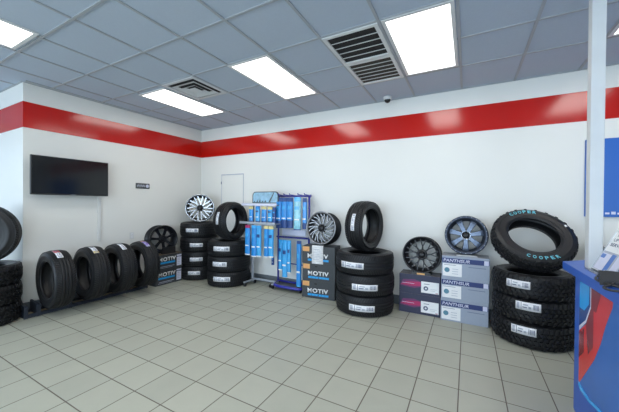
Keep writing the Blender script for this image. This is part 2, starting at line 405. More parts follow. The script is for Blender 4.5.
# ---------------------------------------------------------------- tires
def block(mb, a0, a1, z0, z1, r0, r1, skew, m, ins=.0022, d0=0.0, d1=0.0):
    # tread lug: angles a0..a1, axial z0..z1, skewed, narrowing a little outwards
    rm = (r0+r1)/2
    def P(a, z, r): return mb.bm.verts.new((r*math.cos(a), r*math.sin(a), z))
    def ang(a, z): return a + skew*(z-(z0+z1)/2)/(z1-z0)
    ia = ins/rm
    lo = [P(ang(a, z), z, r0-dd) for a, z, dd in ((a0, z0, d0), (a1, z0, d0), (a1, z1, d1), (a0, z1, d1))]
    hi = [P(ang(a, z), z, r1-dd) for a, z, dd in ((a0+ia, z0+ins, d0), (a1-ia, z0+ins, d0), (a1-ia, z1-ins, d1), (a0+ia, z1-ins, d1))]
    mb.face(hi, m)
    for i in range(4): mb.face([lo[i], lo[(i+1)%4], hi[(i+1)%4], hi[i]], m)

def tire_meshes(R, W, RIM, style):
    h = W/2
    seg = 112
    gd = .015 if style == 'at' else .011
    mb = MB(); m = M['rubber']
    tw = h*.86                                       # half tread width
    base = R-gd
    mb.rev([(base-.024, -tw*1.06), (base-.011, -tw*.98), (base-.002, -tw*.72), (base, -tw*.5), (base, tw*.5), (base-.002, tw*.72), (base-.011, tw*.98), (base-.024, tw*1.06)], seg, m)
    if style == 'at':
        n = 46; step = 2*PI/n
        rows = [(-1.08, -.60), (-.54, -.22), (-.16, .16), (.22, .54), (.60, 1.08)]
        for ri, (a, b) in enumerate(rows):
            sk = (.55, -.7, .5, -.7, .55)[ri]*step*.55
            for k in range(n):
                off = (ri % 2)*.5*step
                edge = ri in (0, 4)
                long_ = (k % 2 == 0) if edge else True
                aa, bb = a*tw, b*tw
                if edge and not long_:
                    if ri == 0: aa += .012
                    else: bb -= .012
                block(mb, k*step+off, k*step+off+step*(.58 if edge else .68), aa, bb, base-.006 if edge else base-.002, R-.003 if edge else R, sk, m, .003, .011 if ri == 0 else 0, .011 if ri == 4 else 0)
    elif style == 'season':
        n = 66; step = 2*PI/n
        rows = [(-1.05, -.66), (-.58, -.24), (-.17, .17), (.24, .58), (.66, 1.05)]
        for ri, (a, b) in enumerate(rows):
            sk = (.4, .6, .9, .6, .4)[ri]*step
            for k in range(n):
                edge = ri in (0, 4)
                block(mb, k*step+(ri*.37)*step, k*step+(ri*.37)*step+step*.74, a*tw, b*tw, base-.006 if edge else base-.002, R-.003 if edge else R, sk, m, .0015, .011 if ri == 0 else 0, .011 if ri == 4 else 0)
    else:                                            # road tire: continuous ribs and finely cut shoulders
        for a, b in ((-.50, -.20), (-.135, .135), (.20, .50)):
            mb.rev([(base-.001, a*tw), (R-.001, a*tw+.002), (R, a*tw+.004), (R, b*tw-.004), (R-.001, b*tw-.002), (base-.001, b*tw)], seg, m)
        n = 76; step = 2*PI/n
        for ri, (a, b) in enumerate(((-1.04, -.57), (.57, 1.04))):
            for k in range(n):
                block(mb, k*step, k*step+step*.80, a*tw, b*tw, base-.006, R-.002, (1 if ri else -1)*step*.8, m, .001, 0 if ri else .011, .011 if ri else 0)
    tread = mb.mesh('tread')
    mb = MB(); m = M['rubber2']
    hs = R-RIM
    prof = []
    half = [(R-.026, .90), (R-.036, .95), (R-.33*hs, .985), (R-.335*hs, .995), (R-.43*hs, 1.0), (R-.52*hs, .995), (R-.53*hs, .985), (R-.62*hs, .975), (R-.72*hs, .945), (R-.80*hs, .90),
            (R-.815*hs, .915), (R-.86*hs, .90), (R-.87*hs, .865), (R-.95*hs, .835), (RIM+.002, .80), (RIM, .72), (RIM+.006, .62), (RIM+.02, .60), (R-.45*hs, .76), (R-.14*hs, .66), (R-.055, .0)]
    top = [(r_, z*h) for r_, z in half]
    bot = [(r_, -z*h) for r_, z in half[:-1]][::-1]
    mb.rev(top + bot, 96, m)
    side = mb.mesh('sidewall')
    return tread, side, (R, W, RIM)

def arc_strip(mb, a0, a1, z0, z1, R, m, thick=.0012, n=12):
    A = []
    for i in range(n+1):
        a = a0+(a1-a0)*i/n
        c, s_ = math.cos(a), math.sin(a)
        A.append([mb.bm.verts.new((rr*c, rr*s_, z)) for rr, z in ((R, z0), (R+thick, z0), (R+thick, z1), (R, z1))])
    for i in range(n):
        for j in range(4): mb.face([A[i][j], A[i+1][j], A[i+1][(j+1)%4], A[i][(j+1)%4]], m, j == 1)
    mb.face(A[0][::-1], m); mb.face(A[-1], m)

def sticker(parent, a0, a1, z0, z1, R, bands=(), lbl=None, seed=0):
    rnd = random.Random(seed)
    mb = MB(); arc_strip(mb, a0, a1, z0, z1, R+.0005, M['sticker']); o = mb.build('label_sticker', parent)
    if lbl: o['label'] = lbl
    mb = MB(); L_ = a1-a0; Hh = z1-z0; rr = R+.0018
    for (p, q, m) in bands:
        mc = MB(); arc_strip(mc, a0+L_*p, a0+L_*q, z0+.002, z1-.002, rr, M[m], .0006, 4); mc.build('color_band', o)
    for p, q, lo, hi, m in ((.05, .16, .15, .85, 'inkl'), (.22, .24, .05, .95, 'ink'), (.30, .50, .60, .75, 'inkl'), (.28, .46, .30, .42, 'ink'), (.52, .62, .25, .5, 'inkl')):
        arc_strip(mb, a0+L_*p, a0+L_*q, z0+Hh*lo, z0+Hh*hi, rr, M[m], .0006, 4)
    p = .70
    while p < .93 and R < 9:
        w = rnd.choice((.012, .02, .03)); arc_strip(mb, a0+L_*p, a0+L_*(p+w), z0+Hh*.2, z0+Hh*.8, rr, M['ink'], .0006, 1); p += w+rnd.choice((.012, .02))
    mb.build('label_lettering', o)

T_AT = tire_meshes(.379, .254, .235, 'at')
T_LEAN = tire_meshes(.390, .205, .235, 'at')
T_ATL = tire_meshes(.375, .236, .225, 'at')
T_F = tire_meshes(.385, .272, .225, 'season')
T_FU = tire_meshes(.345, .255, .232, 'season')
T_M = tire_meshes(.404, .275, .225, 'road')
T_MU = tire_meshes(.352, .255, .240, 'road')
T_B = tire_meshes(.352, .275, .215, 'season')
T_RK = tire_meshes(.375, .222, .232, 'road')
T_LU = tire_meshes(.372, .235, .185, 'road')

def tire(data, label, loc, rot=None, st=None, group=None, seed=0):
    t = thing('tire', label, 'tire', loc, rot, group)
    link('tread', data[0], t); link('sidewall', data[1], t)
    if st:
        a0, a1, z0, z1 = st[:4]
        sticker(t, a0, a1, z0, z1, data[0 if False else 2][0], bands=st[4] if len(st) > 4 else (), lbl=st[5] if len(st) > 5 else None, seed=seed)
    return t
def stack(data, x, y, labels, stickers, group, jitter, yaw):
    W = data[2][1]
    for i, lb in enumerate(labels):
        jx, jy = jitter[i]
        a = yaw + i*1.3
        st = None
        if stickers:
            a0, a1, z0, z1 = stickers[i]
            zc = W*(i+.5)
            st = (R_(a0)-a, R_(a1)-a, z0-zc, z1-zc)
        tire(data, lb, (x+jx, y+jy, W*(i+.5)), a, st, group, i)

# stack beside the blue counter
stack(T_AT, .640, 4.068, ['chunky all-terrain tire, bottom of the stack beside the blue counter', 'chunky all-terrain tire, middle of the stack beside the blue counter', 'chunky all-terrain tire third up beside the counter, under the leaning tire'],
      [(-124.5, -91.5, .145, .23), (-119.5, -87, .40, .485), (-133, -100, .62, .70)], 'all-terrain tires stacked by the counter', [(0, 0), (.006, .004), (.0, -.004)], .2)
# the leaning tire with teal letters
n_ = Vector((.13, -math.cos(R_(45)), math.sin(R_(45)))).normalized()
Mx = frame(n_, (1, 0, 0))
tt = tire(T_LEAN, 'all-terrain tire with teal sidewall letters leaning on top of stack by counter', (.632, 4.03, 1.112), Mx)
def ring_text(parent, txt, rad, size, mid_deg, zz, m, flip=False, arc=60):
    n = len(txt)
    mbm = bmesh.new()
    for i, ch in enumerate(txt):
        me = text_mesh(ch, size*.82, size, .0012, m, bold=.02)
        tdeg = mid_deg + (arc/2 - arc*i/(n-1))*(-1 if flip else 1)
        mt = Matrix.Rotation(R_(tdeg), 4, 'Z') @ Matrix.Translation((rad, 0, zz)) @ Matrix.Rotation(R_(90 if flip else -90), 4, 'Z') @ Matrix.Translation((-size*.41, -size/2, 0))
        me.transform(mt); mbm.from_mesh(me); bpy.data.meshes.remove(me)
    me = bpy.data.meshes.new('lettering'); mbm.to_mesh(me); mbm.free(); me.materials.append(m)
    return link('lettering', me, parent)
zz = .1025
o = ring_text(tt, 'COOPER', .320, .042, 106, zz, M['teal'], arc=44); o['label'] = 'teal raised brand lettering on the upper sidewall'
o = ring_text(tt, 'COOPER', .322, .038, -82, zz, M['teal'], flip=True, arc=46); o['label'] = 'teal raised brand lettering on the lower sidewall'
mb = MB(); mb.box(.325, .345, -.012, .012, zz, zz+.0012, M['white']); o = mb.build('sidewall_mark', tt); o.rotation_euler = (0, 0, R_(28))

# stack in the middle of the back wall
stack(T_M, -1.280, 4.036, ['smooth-ribbed tire at the bottom of the stack between printed cartons', 'smooth-ribbed tire in the middle of the stack between printed cartons', 'smooth-ribbed tire third up between printed cartons, under the upright tire'],
      [(-102, -53.5, .085, .165), (-97, -48.6, .36, .44), (-121.7, -73.7, .635, .715)], 'road tires stacked against the back wall', [(0, 0), (.004, -.002), (-.006, .002)], .9)
def upright(data, label, x, y, z0, ndir, st, group=None, lean=0.0):
    R = data[2][0]
    nd = Vector((ndir[0], ndir[1], lean)).normalized()
    Mx = frame(nd, (-nd.y, nd.x, 0))          # local x horizontal, local y up
    return tire(data, label, (x, y, z0+R), Mx, st, group)
# local x of a tire whose axis is +X is world +Y; its -x side faces the viewer
upright(T_MU, 'upright tire with tall white sticker on the stack between printed cartons', -1.285, 4.03, .825, (.97, -.22), (R_(150), R_(188), -.010, .045))
stack(T_F, -3.90, 4.06, ['block-tread tire at the bottom of the stack beside the silver wiper rack', 'block-tread tire in the middle of the stack beside the silver wiper rack', 'block-tread tire third up beside the silver wiper rack, under an upright tire'],
      [(-89, -43, .115, .195), (-92.4, -52.4, .375, .455), (-89.5, -45.5, .645, .725)], 'block-tread tires stacked by the silver rack', [(0, 0), (0, .004), (.004, 0)], .4)
upright(T_FU, 'upright block-tread tire with tall white sticker, beside the silver wiper rack', -3.80, 4.00, .816, (.999, .02), (R_(152), R_(188), -.030, .025))
stack(T_B, -4.735, 4.088, ['tire at the bottom of the corner stack that carries a chrome wheel', 'second tire from the floor in the corner stack under a chrome wheel', 'third tire from the floor in the corner stack under a chrome wheel', 'top tire of the corner stack, directly under a chrome wheel'],
      [(-74, -37.4, .115, .185), (-68.2, -30, .375, .445), (-68.5, -30, .645, .715), (-82.5, -43, .925, .995)], 'tires stacked in the room corner', [(0, 0), (.003, -.003), (0, 0), (.002, -.004)], .1)
# stack by the return wall
stack(T_ATL, -5.15, 1.18, ['lug-tread tire on the floor at the photo edge by the empty rack slot', 'lug-tread tire second from the floor at the photo edge', 'lug-tread tire third up at the photo edge, under an upright tire'], None, 'tires stacked at the photo edge', [(0, 0), (.004, 0), (0, .003)], .3)
upright(T_LU, 'upright tire cut off by the photo edge, on top of a tire stack', -5.16, 1.18, .708, (.85, -.53), None)
# half hidden behind the post
# ---------------------------------------------------------------- floor rack with four tires along the television wall
RKZ = .09
t = thing('floor_rack', 'low dark steel floor rack with dividers, one slot empty, under the television', 'tire rack', (0, 0, 0))
mb = MB(); mb.box(-5.10, -5.07, 1.53, 3.10, .0, .05, M['rackdark'], .004); mb.build('rear_rail', t)
mb = MB(); mb.box(-4.90, -4.86, 1.53, 3.10, .0, .045, M['rackdark'], .004); mb.build('front_rail', t)
mb = MB(); mb.box(-5.07, -4.90, 1.55, 3.08, .0, .02, M['raillight']); o = mb.build('tray', t); o['label'] = 'worn tan tray between the rails'
TY = [1.775, 2.185, 2.565, 2.935]
DIV = [1.515, 1.64, 1.98, 2.375, 2.75, 3.08]
for yy in DIV:
    mb = MB(); mb.prism([(-5.10, .0), (-4.86, .0), (-4.86, .145), (-4.875, .155), (-5.10, .175)], 1, yy-.012, yy+.012, M['rackdark'])
    mb.box(-4.875, -4.855, yy-.02, yy+.02, 0, .145, M['rackdark'])
    mb.build('divider', t)
rl = ['tire with red-topped white sticker, next to the empty rack slot', 'tire with white and yellow sticker, second from the empty rack slot', 'tire with plain white sticker, third from the empty rack slot', 'tire with purple sticker, rack slot nearest the printed cartons']
bands = [[(.55, .98, 'redink')], [(.02, .2, 'yelink')], [], [(.02, .75, 'purpink'), (.80, .98, 'orgink')]]
for i, yy in enumerate(TY):
    # axis along -Y with a slight turn; local y up, local x towards the room
    nd = Vector((-.05, -1, 0)).normalized()
    Mx = frame(nd, (1, 0, 0))
    st = (R_(54), R_(86), -.012, .052, bands[i])
    tire(T_RK, rl[i], (-4.755, yy, RKZ+.375), Mx, st, 'tires standing in the floor rack', i)

# ---------------------------------------------------------------- wheels (local +Z is the face)
def wheel(label, R, depth, loc, rot, style, cat='wheel'):
    t = thing('wheel', label, 'wheel', loc, rot)
    cfg = {
     'twist': dict(rim='darkbar', face='silver', side='black', lip='silver', n=11),
     'chrome': dict(rim='darkbar', face='chrome', side='black', lip='chrome', n=9),
     'six': dict(rim='gunmetal', face='steelblue', side='gunmetal', lip='gunmetal', n=7),
     'mesh': dict(rim='black', face='black', side='black', lip='black', n=9),
     'seven': dict(rim='black', face='black', side='black', lip='black', n=7),
    }[style]
    mr, mf, ms, ml = (M[cfg[k]] for k in ('rim', 'face', 'side', 'lip'))
    z1 = depth/2
    prof = [(R, z1-.004), (R, z1-.012), (R-.006, z1-.018), (R-.020, z1-.028), (R-.028, z1-.045), (R-.055, z1-.07), (R-.055, -z1+.06), (R-.030, -z1+.045), (R-.018, -z1+.02), (R, -z1+.012), (R, -z1),
            (R-.012, -z1), (R-.030, -z1+.022), (R-.062, -z1+.06), (R-.064, z1-.07), (R-.040, z1-.040), (R-.030, z1-.022)]
    mb = MB(); mb.rev(prof, 64, mr, closed=False)
    mb.build('rim_barrel', t)
    lw_ = [(R, z1-.004), (R-.004, z1), (R-.030, z1), (R-.040, z1-.012), (R-.042, z1-.03)] if style == 'six' else None
    mb = MB(); mb.rev(lw_ or [(R, z1-.004), (R-.004, z1), (R-.014, z1), (R-.020, z1-.006), (R-.030, z1-.022)], 72, ml, smooth=True); mb.build('rim_lip', t)
    zf = z1-.030 if style != 'six' else z1-.045
    def spoke(mb, pts, th=.022, mface=mf):
        # pts: (radius, angle_deg, width, z) stations; a bar with a machined front and painted flanks
        rows = []
        for rr, ad, w, z in pts:
            a = R_(ad); c, s_ = math.cos(a), math.sin(a)
            p = Vector((rr*c, rr*s_, z)); tng = Vector((-s_, c, 0))
            rows.append([mb.bm.verts.new(p - tng*w*.5), mb.bm.verts.new(p + tng*w*.5), mb.bm.verts.new(p + tng*w*.62 - Vector((0, 0, th))), mb.bm.verts.new(p - tng*w*.62 - Vector((0, 0, th)))])
        for A, B in zip(rows, rows[1:]):
            for j in range(4): mb.face([A[j], A[(j+1)%4], B[(j+1)%4], B[j]], mface if j == 0 else ms)
        mb.face(rows[0][::-1], ms); mb.face(rows[-1], ms)
    Ro = R-.030
    n = cfg['n']; k = Ro/.22
    for i in range(n):
        a = 360*i/n
        mb = MB()
        if style == 'twist':
            spoke(mb, [(.045, a, .016, zf-.014), (.11*k, a+9, .015, zf-.006), (.17*k, a+22, .016, zf-.004), (Ro, a+33, .020, zf)])
            spoke(mb, [(.09*k, a+12, .010, zf-.010), (.15*k, a+8, .012, zf-.006), (Ro, a+16, .017, zf)])
        elif style == 'chrome':
            spoke(mb, [(.045, a, .024, zf-.014), (.10*k, a+6, .022, zf-.008), (Ro, a+22, .026, zf)])
            spoke(mb, [(.085*k, a+4, .016, zf-.010), (.15*k, a-2, .016, zf-.006), (Ro, a-2, .022, zf)])
        elif style == 'six':
            spoke(mb, [(.05, a+12, .042, zf+.004), (.11*k, a+12, .046, zf+.006), (.17*k, a+12, .060, zf), (Ro-.012, a+12, .084, zf-.012)], .03)
        elif style == 'mesh':
            spoke(mb, [(.045, a, .022, zf-.020), (.11*k, a, .018, zf-.010), (.14*k, a, .016, zf-.006)])
            for s_ in (-1, 1): spoke(mb, [(.11*k, a, .014, zf-.010), (.165*k, a+s_*7, .013, zf-.004), (Ro, a+s_*11, .016, zf)])
        else:
            spoke(mb, [(.045, a+8, .034, zf-.022), (.11*k, a+8, .034, zf-.012), (Ro, a+8, .050, zf)], .03)
        mb.build('spoke', t)
    mb = MB(); mb.rev([(.072, zf-.05), (.070, zf-.016), (.060, zf-.010), (.042, zf-.010), (.040, zf-.018), (.0005, zf-.018)], 32, ms if style != 'six' else M['chrome']); mb.build('hub', t)
    mb = MB(); mb.rev([(.034, zf-.018), (.033, zf-.002), (.026, zf+.001), (.0005, zf+.002)], 28, M['black']); mb.build('center_cap', t)
    for i in range(5):
        a = 2*PI*i/5+.3
        mb = MB(); mb.cyl((.053*math.cos(a), .053*math.sin(a), zf-.012), (.053*math.cos(a), .053*math.sin(a), zf-.007), .0075, M['ventdark'], 10); mb.build('lug_hole', t)  # near-black disc painted for the dark of an open lug hole
    if style == 'six':
        mb = MB()
        for i in range(24):
            a = 2*PI*i/24; rr = R-.014; mb.cyl((rr*math.cos(a), rr*math.sin(a), z1-.004), (rr*math.cos(a), rr*math.sin(a), z1+.003), .005, M['silver'], 8)
        mb.build('bolt_pattern', t)
    return t
def wheel_rot(nd, spin=0): 
    nd = Vector(nd).normalized(); return frame(nd, (-nd.y, nd.x, 0)) @ Matrix.Rotation(spin, 3, 'Z')
def wz(top, R, lean): return top + R*math.cos(lean)

# ---------------------------------------------------------------- printed cartons (front looks along local -Y)
def carton(label, loc, rz, w, d, h, side, lid, group):
    t = thing('wheel_carton', label, 'box', loc, rz, group)
    mb = MB(); mb.box(-w/2, w/2, 0, d, 0, h, M[side], .004)
    for fc in mb.bm.faces:
        if fc.normal.z > .9 or (fc.calc_center_median().z > h-.001): fc.material_index = mb.mi(M[lid])
    mb.build('body', t)
    mb = MB(); mb.box(-w/2+.003, w/2-.003, d/2-.0015, d/2+.0015, h, h+.0006, M['inkl']); mb.build('lid_seam', t)
    return t
def patch(name, t, x0, x1, z0, z1, m, k=1, label=None):
    o = bx(name, x0, x1, -.0006*k-.0004, -.0006*(k-1)+.0005, z0, z1, M[m], t)
    if label: o['label'] = label
    return o
def poly(name, t, pts, m, k=1):
    return MB().prism(pts, 1, -.0006*k-.0004, 0, M[m]).build(name, t)
def disc_front(name, t, x, z, r, m, k=2, ri=0):
    pts = [(x+r*math.cos(2*PI*i/20), z+r*math.sin(2*PI*i/20)) for i in range(20)]
    return poly(name, t, pts, m, k)

def motiv_a(label, loc, rz):
    w, h = .545, .272
    t = carton(label, loc, rz, w, .29, h, 'motivbox', 'motivbox', 'charcoal cartons between the racks and a tire stack')
    patch('tag', t, -w/2+.012, -w/2+.125, h-.085, h-.010, 'tag', label='orange tan tag at the upper corner')
    for i in range(3): patch('tag_print', t, -w/2+.03, -w/2+.10, h-.072+i*.018, h-.066+i*.018, 'orgink', 2)
    patch('hand_hole', t, -.06, -.02, h-.052, h-.036, 'ventdark')
    text_on_front('MOTIV', -w/2+.095, .088, .345, .068, -.001, M['white'], t, bold=.035, spacing=1.1)
    patch('subline_strip', t, -w/2+.10, -w/2+.445, .040, .072, 'cyan')
    for a, b in ((.16, .165), (.22, .224), (.27, .285), (.33, .334), (.385, .389)): patch('strip_gap', t, -w/2+a, -w/2+b, .046, .066, 'motivbox', 2)
    return t
def motiv_b(label, loc, rz):
    w, h = .535, .272
    t = carton(label, loc, rz, w, .30, h, 'motivbox', 'motivside', 'charcoal cartons at the end of the floor rack')
    text_on_front('MOTIV', -w/2+.055, .150, .345, .072, -.001, M['white'], t, bold=.035, spacing=1.1)
    patch('subline_strip', t, -w/2+.055, -w/2+.385, .105, .138, 'cyan')
    patch('small_print', t, -w/2+.07, -w/2+.37, .050, .060, 'inkl'); patch('small_print', t, -w/2+.05, -w/2+.33, .030, .036, 'inkl')
    patch('label_sticker', t, w/2-.115, w/2-.015, .03, .235, 'lav', label='pale sticker at the end of the front')
    for i in range(5): patch('sticker_print', t, w/2-.10, w/2-.05, .06+i*.032, .072+i*.032, 'inkl', 2)
    patch('sticker_band', t, w/2-.115, w/2-.015, .19, .21, 'ink', 2)
    return t
LB = R_(6.0)
fx, fy = -2.035, 4.055
nm = ['lowest charcoal carton with orange tag, under the dark twist-spoke wheel', 'middle charcoal carton with orange tag, under the dark twist-spoke wheel', 'top charcoal carton with a white sheet on its front']
for i in range(3): motiv_a(nm[i], (fx+(.0, .006, -.004)[i], fy, .2722*i), LB)
ca, sa = math.cos(LB), math.sin(LB)
t = thing('paper_sheet', 'white paper sheet hanging on the front of the top charcoal carton', 'paper', (fx, fy-.0035, .56), LB)
mb = MB(); n = 8
for i in range(n):
    z0, z1 = .272-.288*i/n, .272-.288*(i+1)/n
    v = [mb.bm.verts.new((-.105, -.001-.006*math.sin(i/n*PI)*0.6, z0)), mb.bm.verts.new((.082, -.001-.006*math.sin(i/n*PI)*.6, z0)), mb.bm.verts.new((.082, -.001-.006*math.sin((i+1)/n*PI)*.6, z1)), mb.bm.verts.new((-.105, -.001-.006*math.sin((i+1)/n*PI)*.6, z1))]
    mb.face(v, M['white'], True)
o = mb.build('sheet', t); md = o.modifiers.new('s', 'SOLIDIFY'); md.thickness = .0008
mb = MB()
for i in range(7): mb.box(-.085, .02+.04*((i*37)%3)/2, -.0078, -.0060, .21-i*.026, .214-i*.026, M['inkl'])
mb.build('print', t)
LE = R_(7)
wheel('machined twist-spoke wheel with dark barrel standing on the charcoal cartons', .262, .23, (-2.035, 4.235, wz(.818, .262, LE)+.012), wheel_rot((-.02, -1, math.sin(LE))), 'twist')

# cartons at the end of the rack, facing into the room
for i, lb in enumerate(['lower charcoal carton with pale sticker, at the end of the tire rack', 'upper charcoal carton with pale sticker, at the end of the tire rack']):
    motiv_b(lb, (-4.79+(.0, .006)[i], 3.462, .2722*i), PI/2)
t = thing('wheel_stand', 'black block stand in front of the black wheel on charcoal cartons', 'stand', (-4.80, 3.47, .5445), PI/2)
mb = MB(); mb.prism([(.0, 0), (.06, 0), (.06, .05), (.03, .125), (.0, .125)], 0, -.12, .13, M['blackpl']); mb.build('block', t)
mb = MB(); mb.prism([(.055, 0), (.075, 0), (.075, .012), (.055, .02)], 0, -.12, .13, M['blackpl']); mb.build('foot', t)
wheel('black seven-spoke wheel standing on the cartons at the end of the rack', .255, .22, (-4.975, 3.43, .5445+.262), wheel_rot((.985, -.17, .05), .2), 'seven')
# wheel on the corner tires
wheel('chrome split-spoke wheel with dark edge standing on the corner tire stack', .272, .20, (-4.72, 4.10, 1.102+.272), wheel_rot((.70, -.70, .08)), 'chrome')

# purple cartons
def purple(label, loc):
    w, h = .525, .266
    t = carton(label, loc, 0, w, .262, h, 'purplebox', 'purpletop', 'navy cartons with pink print')
    poly('pink_streak', t, [(-w/2+.012, .10), (-w/2+.05, .185), (-w/2+.20, .200), (.02, .175), (.02, .105), (-w/2+.20, .082)], 'pink2', 1)
    poly('pink_streak', t, [(-w/2+.014, .118), (-w/2+.10, .160), (-.02, .172), (.02, .170), (.02, .118), (-w/2+.15, .105)], 'pink', 2)
    patch('small_print', t, -w/2+.04, -w/2+.20, .138, .143, 'lav', 3)
    patch('label_sticker', t, .025, w/2-.018, .035, .185, 'white', label='white data sticker on the front')
    disc_front('wheel_icon', t, .085, .095, .030, 'ink', 2); disc_front('wheel_icon_hub', t, .085, .095, .012, 'white', 3)
    patch('sticker_print', t, .06, .13, .150, .157, 'ink', 2); patch('sticker_print', t, .14, .22, .09, .094, 'inkl', 2); patch('sticker_print', t, .14, .20, .07, .074, 'inkl', 2)
    patch('sticker_print', t, .205, .235, .04, .048, 'pink', 2)
    return t
for i, lb in enumerate(['lower navy carton with pink streak print and white data sticker', 'upper navy carton with pink streak print, under the black mesh wheel']): purple(lb, (-.562, 4.172, .266*i))
t = thing('wheel_cradle', 'low dark cradle under the black mesh wheel on navy cartons', 'stand', (-.545, 4.30, .533))
mb = MB(); mb.box(-.13, .13, -.115, .10, 0, .012, M['blackpl'], .003); mb.build('base', t)
mb = MB(); mb.prism([(-.125, 0), (-.095, 0), (-.095, .030), (-.118, .034)], 0, -.12, .12, M['blackpl']); mb.build('front_lip', t)
mb = MB(); mb.box(-.05, .05, -.1265, -.1235, .004, .026, M['tag']); o = mb.build('badge', t); o['label'] = 'small tan badge on the lip'
wheel('black mesh-spoke wheel standing on the navy cartons', .248, .21, (-.545, 4.315, .545+.246), wheel_rot((0, -1, .10), .1), 'mesh')

# pale grey cartons
def grey(label, loc, rz=0):
    w, h = .53, .278
    t = carton(label, loc, rz, w, .305, h, 'greybox', 'greytop', 'pale blue-grey cartons with navy band')
    patch('navy_band', t, -w/2+.004, w/2-.004, .190, .250, 'navy')
    text_on_front('PANTHSUR', -w/2+.02, .200, .30, .040, -.0012, M['lav'], t, bold=.02, shear=.15)
    patch('label_sticker', t, -w/2+.012, -.035, .020, .178, 'white', label='white data sticker on the front')
    disc_front('wheel_icon', t, -w/2+.062, .098, .031, 'icon', 2)
    patch('sticker_print', t, -w/2+.025, -w/2+.165, .160, .165, 'ink', 2)
    for i in range(3): patch('sticker_print', t, -w/2+.12, -w/2+.19, .05+.03*i, .056+.03*i, 'inkl', 2)
    patch('thin_line', t, .04, w/2-.04, .150, .155, 'ink'); patch('small_print', t, w/2-.06, w/2-.012, .192, .248, 'lav', 2)
    return t
for i, lb in enumerate(['lowest pale grey carton with navy band, on the floor', 'middle pale grey carton with navy band', 'top pale grey carton with navy band, under the broad-spoke gunmetal wheel']): grey(lb, (-.026+(0, .004, .008)[i], 4.125, .278*i))
t = thing('wheel_cradle', 'low grey cradle under the broad-spoke gunmetal wheel on pale cartons', 'stand', (0, 4.27, .8346))
mb = MB(); mb.box(-.12, .12, -.105, .10, 0, .010, M['vent'], .002); mb.build('base', t)
mb = MB(); mb.box(-.11, .11, -.118, -.100, 0, .020, M['vent'], .002); mb.build('front_lip', t)
wheel('gunmetal wheel with broad blue-grey spokes on the pale cartons', .247, .20, (-.012, 4.30, .8446+.246), wheel_rot((0, -1, .10), 0), 'six')

# ---------------------------------------------------------------- wiper racks
def pack(label, x0, x1, z0, z1, y, body, top, foot, group, d=.035, topm='packyel', toph=.05, peg=0.0, footh=.02):
    w = x1-x0; h = z1-z0
    t = thing('wiper_pack', label, 'wiper blade', ((x0+x1)/2, y, z0), group=group)
    n = 8
    mb = MB(); pts = [(-w/2, -d*.2), (-w*.38, -d*.5), (-w*.15, -d*.62), (w*.15, -d*.62), (w*.38, -d*.5), (w/2, -d*.2), (w/2, d*.3), (-w/2, d*.3)]
    mb.prism(pts, 2, footh, h-toph, M[body], False); mb.build('sleeve', t)
    mb = MB(); mb.box(-w/2, w/2, -d*.25, d*.2, h-toph, h, M[topm], .002); o = mb.build('header_card', t)
    mb = MB(); mb.prism(pts, 2, 0, footh, M[foot]); mb.build('foot_cap', t)
    mb = MB(); mb.box(-w*.36, w*.36, -d*.66, -d*.60, h*.30, h*.34, M['white']); mb.build('print_band', t); mb = MB(); mb.box(-w*.30, w*.30, -d*.66, -d*.60, h*.62, h*.72, M['packlight' if body != 'packlight' else 'packdark']); mb.build('print_band', t)
    mb = MB(); mb.cyl((0, d*.15, h-.015), (0, d*.15+.05+peg, h-.010), .004, M['racksilver'], 8); mb.build('hook_eye', t)
    return t

t = thing('wiper_rack', 'silver wheeled wiper display rack with windshield sign', 'display rack', (-3.25, 4.18, 0))
X = lambda v: v+3.25
for xx in (-3.465,):
    mb = MB(); mb.box(X(xx)-.017, X(xx)+.017, .02, .055, .05, 1.46, M['racksilver'], .003); mb.build('upright', t)
for (a, b, z0, z1, yf, nm_) in ((-3.615, -2.845, 1.44, 1.462, -.10, 'top_shelf'), (-3.575, -2.815, 1.122, 1.14, -.20, 'middle_shelf')):
    mb = MB(); mb.box(X(a), X(b), yf, .06, z0, z1, M['racksilver'], .003); mb.box(X(a), X(b), yf-.004, yf+.004, z0, z1+.022, M['racksilver'], .002); mb.build(nm_, t)
mb = MB(); mb.box(X(-3.465), X(-2.96), .02, .055, .09, .115, M['racksilver'], .003); mb.build('lower_bar', t)
for xx, yf in ((-3.465, -.20), (-2.96, -.06)):
    mb = MB(); mb.box(X(xx)-.018, X(xx)+.018, yf, .12, .065, .09, M['racksilver'], .003); mb.build('foot_bar', t)
    for yy in (yf+.025, .10):
        mb = MB(); mb.cyl((X(xx)-.012, yy, .030), (X(xx)+.012, yy, .030), .030, M['blackpl'], 18); mb.box(X(xx)-.016, X(xx)+.016, yy-.008, yy+.008, .03, .068, M['blackpl']); mb.build('caster', t)
# header sign: rounded windshield picture
def rrect(x0, x1, z0, z1, rad, slope=0.0, n=6):
    pts = []
    for cx_, cz_, a0 in ((x1-rad, z1-rad, 0), (x0+rad, z1-rad, 90)):
        for i in range(n+1):
            a = R_(a0+90*i/n); pts.append((cx_+rad*math.cos(a), cz_+rad*math.sin(a)))
    return pts + [(x0-slope, z0), (x1+slope, z0)]
mb = MB(); mb.prism(rrect(X(-3.43), X(-2.86), 1.463, 1.692, .07), 1, -.03, -.015, M['plate']); mb.build('header_sign', t)
sg = [c for c in t.children if c.name.startswith('header_sign')][0]
mb = MB(); mb.prism(rrect(X(-3.41), X(-2.88), 1.50, 1.677, .06), 1, -.033, -.0295, M['glasspic']); mb.build('picture', sg)
mb = MB(); mb.prism([(X(-3.07), 1.505), (X(-3.035), 1.505), (X(-2.945), 1.672), (X(-2.96), 1.672)], 1, -.036, -.0325, M['plate']); mb.build('wiper_mark', sg)
